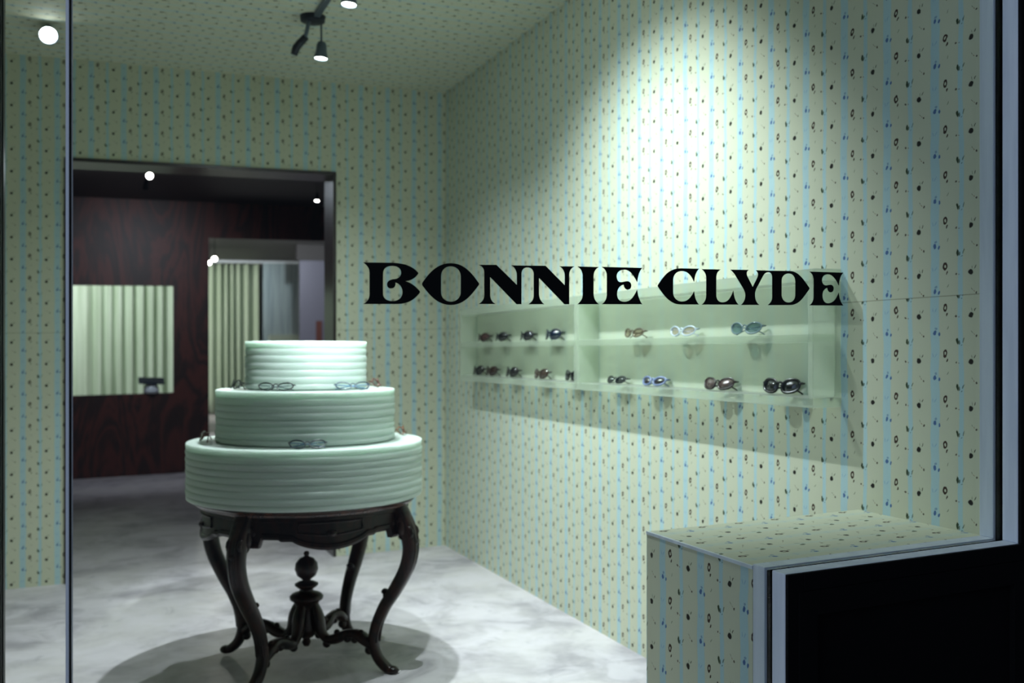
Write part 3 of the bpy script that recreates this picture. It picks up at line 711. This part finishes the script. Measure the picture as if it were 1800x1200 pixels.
# lower level, near case
on_shelf(1088, 0, 'slim matt dark green-black sunglasses, leftmost on the floor of the near case', (28, 34, 34), (22, 28, 28), lh=0.034, lean=30, rz=-84)
on_shelf(1154, 0, 'sunglasses with silver-blue frame and dark lenses on the case floor', (110, 124, 160), (34, 30, 32), lh=0.036, lean=26, rim=0.0035, rz=-80)
on_shelf(1268, 0, 'sunglasses with brown frame and rosy brown lenses on the case floor', (34, 20, 17), (80, 66, 62), lh=0.042, w=0.150, lean=22, rim=0.003, rz=-78, n=2.3)
on_shelf(1379, 0, 'large black sunglasses nearest the window on the case floor', BLK, (14, 18, 18), lh=0.046, w=0.150, lean=16, rim=0.0035, rz=-74, n=2.3)

def on_tier(px, ti, dr, face, label, frame, lens=(250, 253, 252), **kw):
    """px column, tier index, distance from the tier axis"""
    z = TZ+TT+tiers[ti][2]
    r = ray(px, 600); # intersect the view column with the ring of radius dr, near side
    d = Vector((r.x, r.y)); o = Vector((-TX, -TY)); A = d.dot(d); B = 2*o.dot(d); Cc = o.dot(o)-dr*dr; disc = B*B-4*A*Cc
    k = (-B-math.sqrt(max(disc, 0)))/(2*A)
    return glasses((d.x*k, d.y*k, z+0.0008), math.radians(face), label, frame, lens, clear=True, group='eyeglasses on the layered stand', kind='eyeglasses', category='glasses', **kw)
on_tier(540, 0, 0.452, -14, 'dark oval eyeglasses with blue temples lying at the front of the bottom tier', (34, 42, 52), lean=38, lh=0.036, temple=(40, 96, 140), rim=0.0021)
on_tier(483, 1, 0.335, -22, 'thin black eyeglasses on the middle tier, left of its centre', (20, 24, 28), lean=34, lh=0.034, temple=(60, 80, 90), rim=0.0021)
on_tier(622, 1, 0.335, -2, 'grey-blue eyeglasses with a bright glinting hinge on the right front of the middle tier', (60, 76, 90), lean=38, lh=0.036, temple=(50, 110, 160), rim=0.0021)
def at(px, rad, ang, ti): return
def tier_at(ti, rad, ang, rz, label, frame, **kw):
    z = TZ+TT+tiers[ti][2]; a = math.radians(ang)
    return glasses((TX+rad*math.cos(a), TY+rad*math.sin(a), z+0.0008), math.radians(rz), label, frame, (250, 252, 252), clear=True, group='eyeglasses on the layered stand', kind='eyeglasses', category='glasses', **kw)
tier_at(1, 0.318, 186, -84, 'dark green-black eyeglasses at the left edge of the middle tier', (30, 34, 30), lean=20, lh=0.036, rim=0.0024)
tier_at(1, 0.318, -10, 64, 'brown tortoiseshell eyeglasses at the right edge of the middle tier', (88, 52, 42), lean=24, lh=0.038, rim=0.0026)
tier_at(0, 0.440, 174, -100, 'brown eyeglasses at the left edge of the bottom tier', (92, 66, 54), lean=16, lh=0.036, rim=0.0024)
tier_at(0, 0.452, 4, 62, 'gold-brown eyeglasses at the right edge of the bottom tier', (112, 72, 50), lean=20, lh=0.036, rim=0.0022)

# ------------------------------------------------------------------ lamps
def spot_light(name, loc, aim, watts, cone, blend, rad, parent=None, col=LAMP):
    l = bpy.data.lights.new(name, 'SPOT'); l.energy = watts; l.color = col; l.spot_size = math.radians(cone); l.spot_blend = blend; l.shadow_soft_size = rad
    o = bpy.data.objects.new(name, l); C.objects.link(o); o.location = loc
    o.rotation_euler = (Vector(aim)-Vector(loc)).to_track_quat('-Z', 'Y').to_euler()
    if parent: child(o, parent)
    return o
def spotlight(loc, aim, ceil, label, watts, cone, blend, rad, hr=0.036, group=None, bulb='bulb', body='lamp_metal', hang=True, col=LAMP, length=0.085):
    p = Vector(loc); d = (Vector(aim)-p).normalized()
    e = tag(empty('ceiling_spotlight', loc), label, 'spotlight', group)
    q = d.to_track_quat('Z', 'Y').to_matrix().to_4x4()
    bm = lathe(bmesh.new(), [(0, -length), (hr*0.55, -length), (hr*0.75, -length*0.8), (hr*0.80, -length*0.4), (hr, -0.008), (hr*1.02, 0.003), (hr*0.93, 0.003), (hr*0.90, -0.004)], 32)
    bmesh.ops.transform(bm, matrix=q, verts=bm.verts); link('lamp_head', bm, M[body], e, 'auto')
    bm = lathe(bmesh.new(), [(0, -0.005), (hr*0.86, -0.005), (hr*0.86, -0.002), (hr*0.4, 0.0005), (0, 0.001)], 32)
    bmesh.ops.transform(bm, matrix=q, verts=bm.verts); link('lamp_lens', bm, M[bulb], e, True)
    if hang:
        top = Vector((0, 0, ceil-p.z)); back = d*(-length*0.55)
        bm = tube(bmesh.new(), catmull([back, back+Vector((0, 0, 0.03)), Vector((back.x*0.9, back.y*0.9, (ceil-p.z)*0.55)), Vector((back.x*0.6, back.y*0.6, ceil-p.z-0.004))], 6), 0.0055, 10)
        link('stem', bm, M[body], e, True)
    spot_light('spot_'+label[:8], p+d*0.012, aim, watts, cone, blend, rad, e, col)
    return e
CE = RH
labs = {'wall_fill': 'wide ceiling spotlight on the track, between two others, out of view above', 'stand_fill': 'front ceiling spotlight of the track aimed at the top of the layered stand', 'over_cake': 'lit ceiling spotlight above the layered stand, at the top edge of the view', 'hanging': 'small lit spotlight hanging on a thin stem from the ceiling mount',
        'wall_wash': 'lit ceiling spotlight turned towards the right wall', 'left_corner': 'brightest ceiling spotlight at the upper left, seen through the narrow pane'}
for n, loc, aim, w_, cn, bl, rd in SPOTS:
    if n == 'left_corner':
        spotlight(loc, aim, RH+K*loc[0], labs[n], w_, cn, bl, rd, hr=0.048, group='ceiling spotlights in the front room', length=0.06)
    else:
        spotlight(loc, aim, RH-0.02+K*loc[0], labs[n], w_, cn, bl, rd, group='ceiling spotlights in the front room')
rail = tag(empty('lighting_track', (1.03, 4.0, RH+K*1.03)), 'slim grey ceiling track with a mounting plate that carries the spotlights', 'track')
child(boxo('rail', (1.015, 1.045, 2.6, 5.02, RH-0.022, RH-0.0005), M['lamp_metal']), rail)
bm = lathe(bmesh.new(), [(0, -0.035), (0.045, -0.035), (0.062, -0.028), (0.066, -0.001), (0, -0.001)], 32, 1.02, 5.07, RH+K*1.02)
child(link('mounting_plate', bm, M['lamp_dark'], None, 'auto'), rail)
# unlit head on the same mount, turned away
e = tag(empty('ceiling_spotlight', (0.985, 5.05, RH+K)), 'unlit dark spotlight head hanging bent at the ceiling mounting plate', 'spotlight', 'ceiling spotlights in the front room')
bm = tube(bmesh.new(), catmull([(0.01, 0, -0.036), (0.0, 0, -0.09), (-0.01, 0.01, -0.125)], 5), 0.011, 10); link('stem', bm, M['lamp_metal'], e, True)
bm = tube(bmesh.new(), [(-0.005, 0.0, -0.118), (-0.03, 0.03, -0.145), (-0.045, 0.05, -0.165), (-0.055, 0.06, -0.20)], [0.018, 0.020, 0.021, 0.018], 14); link('lamp_head', bm, M['lamp_dark'], e, True)

# lamps of the rooms behind
def far_lamp(px, py, d, aim, label, watts, cone=110, hr=0.04, ceil=3.02, col=(1.0, 0.93, 0.86)):
    r = ray(px, py)*d; p = Vector((r.x, r.y, H+r.z))
    return spotlight(p, aim(p), ceil+K*p.x, label, watts, cone, 0.8, 0.03, hr=hr, group='ceiling spotlights in the rooms behind', bulb='bulb_far', body='lamp_dark', hang=True, col=col)
far_lamp(256, 330, 8.8, lambda p: (p.x-0.1, p.y+2.4, 1.1), 'dark back of a small spotlight turned to the wooden wall', 80, 110, 0.026, col=(0.8, 0.88, 1.0))
far_lamp(263, 309, 8.0, lambda p: (p.x, p.y-5, 1.6), 'small lit spotlight under the dark ceiling at the left of the wide opening', 12, 90, 0.030, col=(0.8, 0.88, 1.0))
far_lamp(557, 353, 10.0, lambda p: (p.x-0.3, p.y-0.8, 0.5), 'tiny lit spotlight under the dark ceiling at the right of the wide opening', 25, 100, 0.026, col=(0.85, 0.9, 1.0))
far_lamp(367, 462, 17.5, lambda p: (p.x-0.5, p.y-3.0, 0.6), 'lower left of the two small lamps beside the far curtain', 40, 110, 0.05, 3.26, col=(1, .97, .88))
far_lamp(377, 455, 16.4, lambda p: (p.x-0.5, p.y-3.0, 0.6), 'upper right of the two small lamps beside the far curtain', 40, 110, 0.05, 3.26, col=(1, .97, .88))

spotlight((-0.6, 14.0, 3.2), (0.3, 16.4, 1.3), 3.26, 'far room lamp above the square window, hidden from the street', 420, 150, 0.9, 0.04, group='ceiling spotlights in the rooms behind', bulb='bulb_far', body='lamp_dark', col=(0.98, 1, 1))  # unseen lamp added to brighten the curtain behind the square window
spotlight((-0.2, 18.8, 3.2), (2.5, 21.4, 1.5), 3.30, 'far room lamp raking the doorway curtain, hidden behind the wooden wall', 480, 110, 0.9, 0.04, group='ceiling spotlights in the rooms behind', bulb='bulb_far', body='lamp_dark', col=(1, 0.98, 0.9))  # added out of sight so side light brings out the curtain folds
spotlight((3.0, 15.4, 3.2), (3.9, 20.0, 1.6), 3.31, 'far room lamp over the steel panel, hidden behind the doorway head', 170, 120, 0.9, 0.04, group='ceiling spotlights in the rooms behind', bulb='bulb_far', body='lamp_dark', col=(0.9, 0.97, 1))  # another unseen lamp, added to lift the steel and lilac panels
# ------------------------------------------------------------------ far room furnishing
def curtain(name, x0, x1, y, z0, z1, label, seed):
    rnd = random.Random(seed); bm = bmesh.new(); N = int((x1-x0)/0.012); cols = []; zs = [z0+(z1-z0)*i/8 for i in range(9)]
    ph = 0; A = 0.085
    for i in range(N+1):
        x = x0+(x1-x0)*i/N; ph += (2*PI/0.19)*((x1-x0)/N)*(1+0.35*math.sin(x*3.1)+0.2*math.sin(x*7.7+1))
        cols.append([bm.verts.new((x+0.012*math.sin(2*ph)*(1-(z-z0)/(z1-z0)), y+A*math.sin(ph)*(1.0-0.35*(z-z0)/(z1-z0))+0.015*math.sin(x*9+z), z+K*x)) for z in zs])
    for a, b in zip(cols, cols[1:]):
        for i in range(8): bm.faces.new((a[i], b[i], b[i+1], a[i+1]))
    o = link(name, bm, M['curtain'], None, True)
    s = o.modifiers.new('thickness', 'SOLIDIFY'); s.thickness = 0.003
    return tag(o, label, 'curtain', None)
curtain('curtain', -1.3, 1.55, 16.4, 0.06, 3.2, 'pale green pleated curtain seen through the square window of the dark wall', 3)
curtain('curtain', 1.6, 3.16, Y3-0.1, 0.02, 3.18, 'pale green pleated curtain seen through the doorway behind the stand', 5)
o = boxo('curtain_rail', (1.3, 4.6, Y3-0.14, Y3-0.06, 3.2, 3.257), M['frame_white']); tag(o, 'white curtain rail at the ceiling above the doorway curtain', 'curtain rail')
st = tag(empty('steel_partition', (3.7, Y3-0.3, 0.06)), 'pale brushed steel wall panel right of the far curtain', 'panel')
child(boxo('panel', (3.2, 4.6, Y3-0.32, Y3-0.27, 0, 3.19), M['steel']), st)
o = boxo('green_box', (3.30, 3.95, Y3-0.62, Y3-0.35, 1.36, 1.66), M['case']); tag(o, 'small pale green frosted case on the far steel panel', 'display case')
o.name = 'display_case'
bm = bmesh.new(); box(bm, 3.36, 4.6, 17.9, 17.98, 0, 2.97)
lp = tag(empty('sliding_door', (3.8, 17.94, 0.06)), 'lilac-grey door panel at the right side of the far doorway', 'door')
child(link('leaf', bm, M['lilac']), lp)
o = child(boxo('handle', (3.66, 3.76, 17.86, 17.899, 1.05, 1.86), M['brick_red']), lp); o['label'] = 'red-brown vertical handle'
struct(boxo('trim_2', (3.30, 4.8, 17.88, 18.0, 2.97, 3.26), M['bulkhead']))

# dark tray on a white stand, on the sill of the square window
p = ony(266, 690, Y2+0.05); zs = WZ0+K*p.x
tr = tag(empty('display_tray', (p.x, Y2+0.03, zs)), 'dark blue tilted tray on a white rounded stand on the sill of the square window', 'tray')
bm = lathe(bmesh.new(), [(0, 0.0005), (0.078, 0.0005), (0.080, 0.03), (0.070, 0.075), (0.045, 0.105), (0, 0.118)], 32); link('stand', bm, M['white_resin'], tr, True)
bm = bmesh.new(); bmesh.ops.create_cube(bm, size=1, matrix=Matrix.Translation((0.0, 0, 0.137)) @ Matrix.Rotation(math.radians(2), 4, 'Y') @ Matrix.Rotation(math.radians(16), 4, 'X') @ Matrix.Diagonal((0.27, 0.20, 0.018, 1)))
bmesh.ops.bevel(bm, geom=list(bm.edges), offset=0.004, segments=2, affect='EDGES'); link('tray', bm, M['navy'], tr)
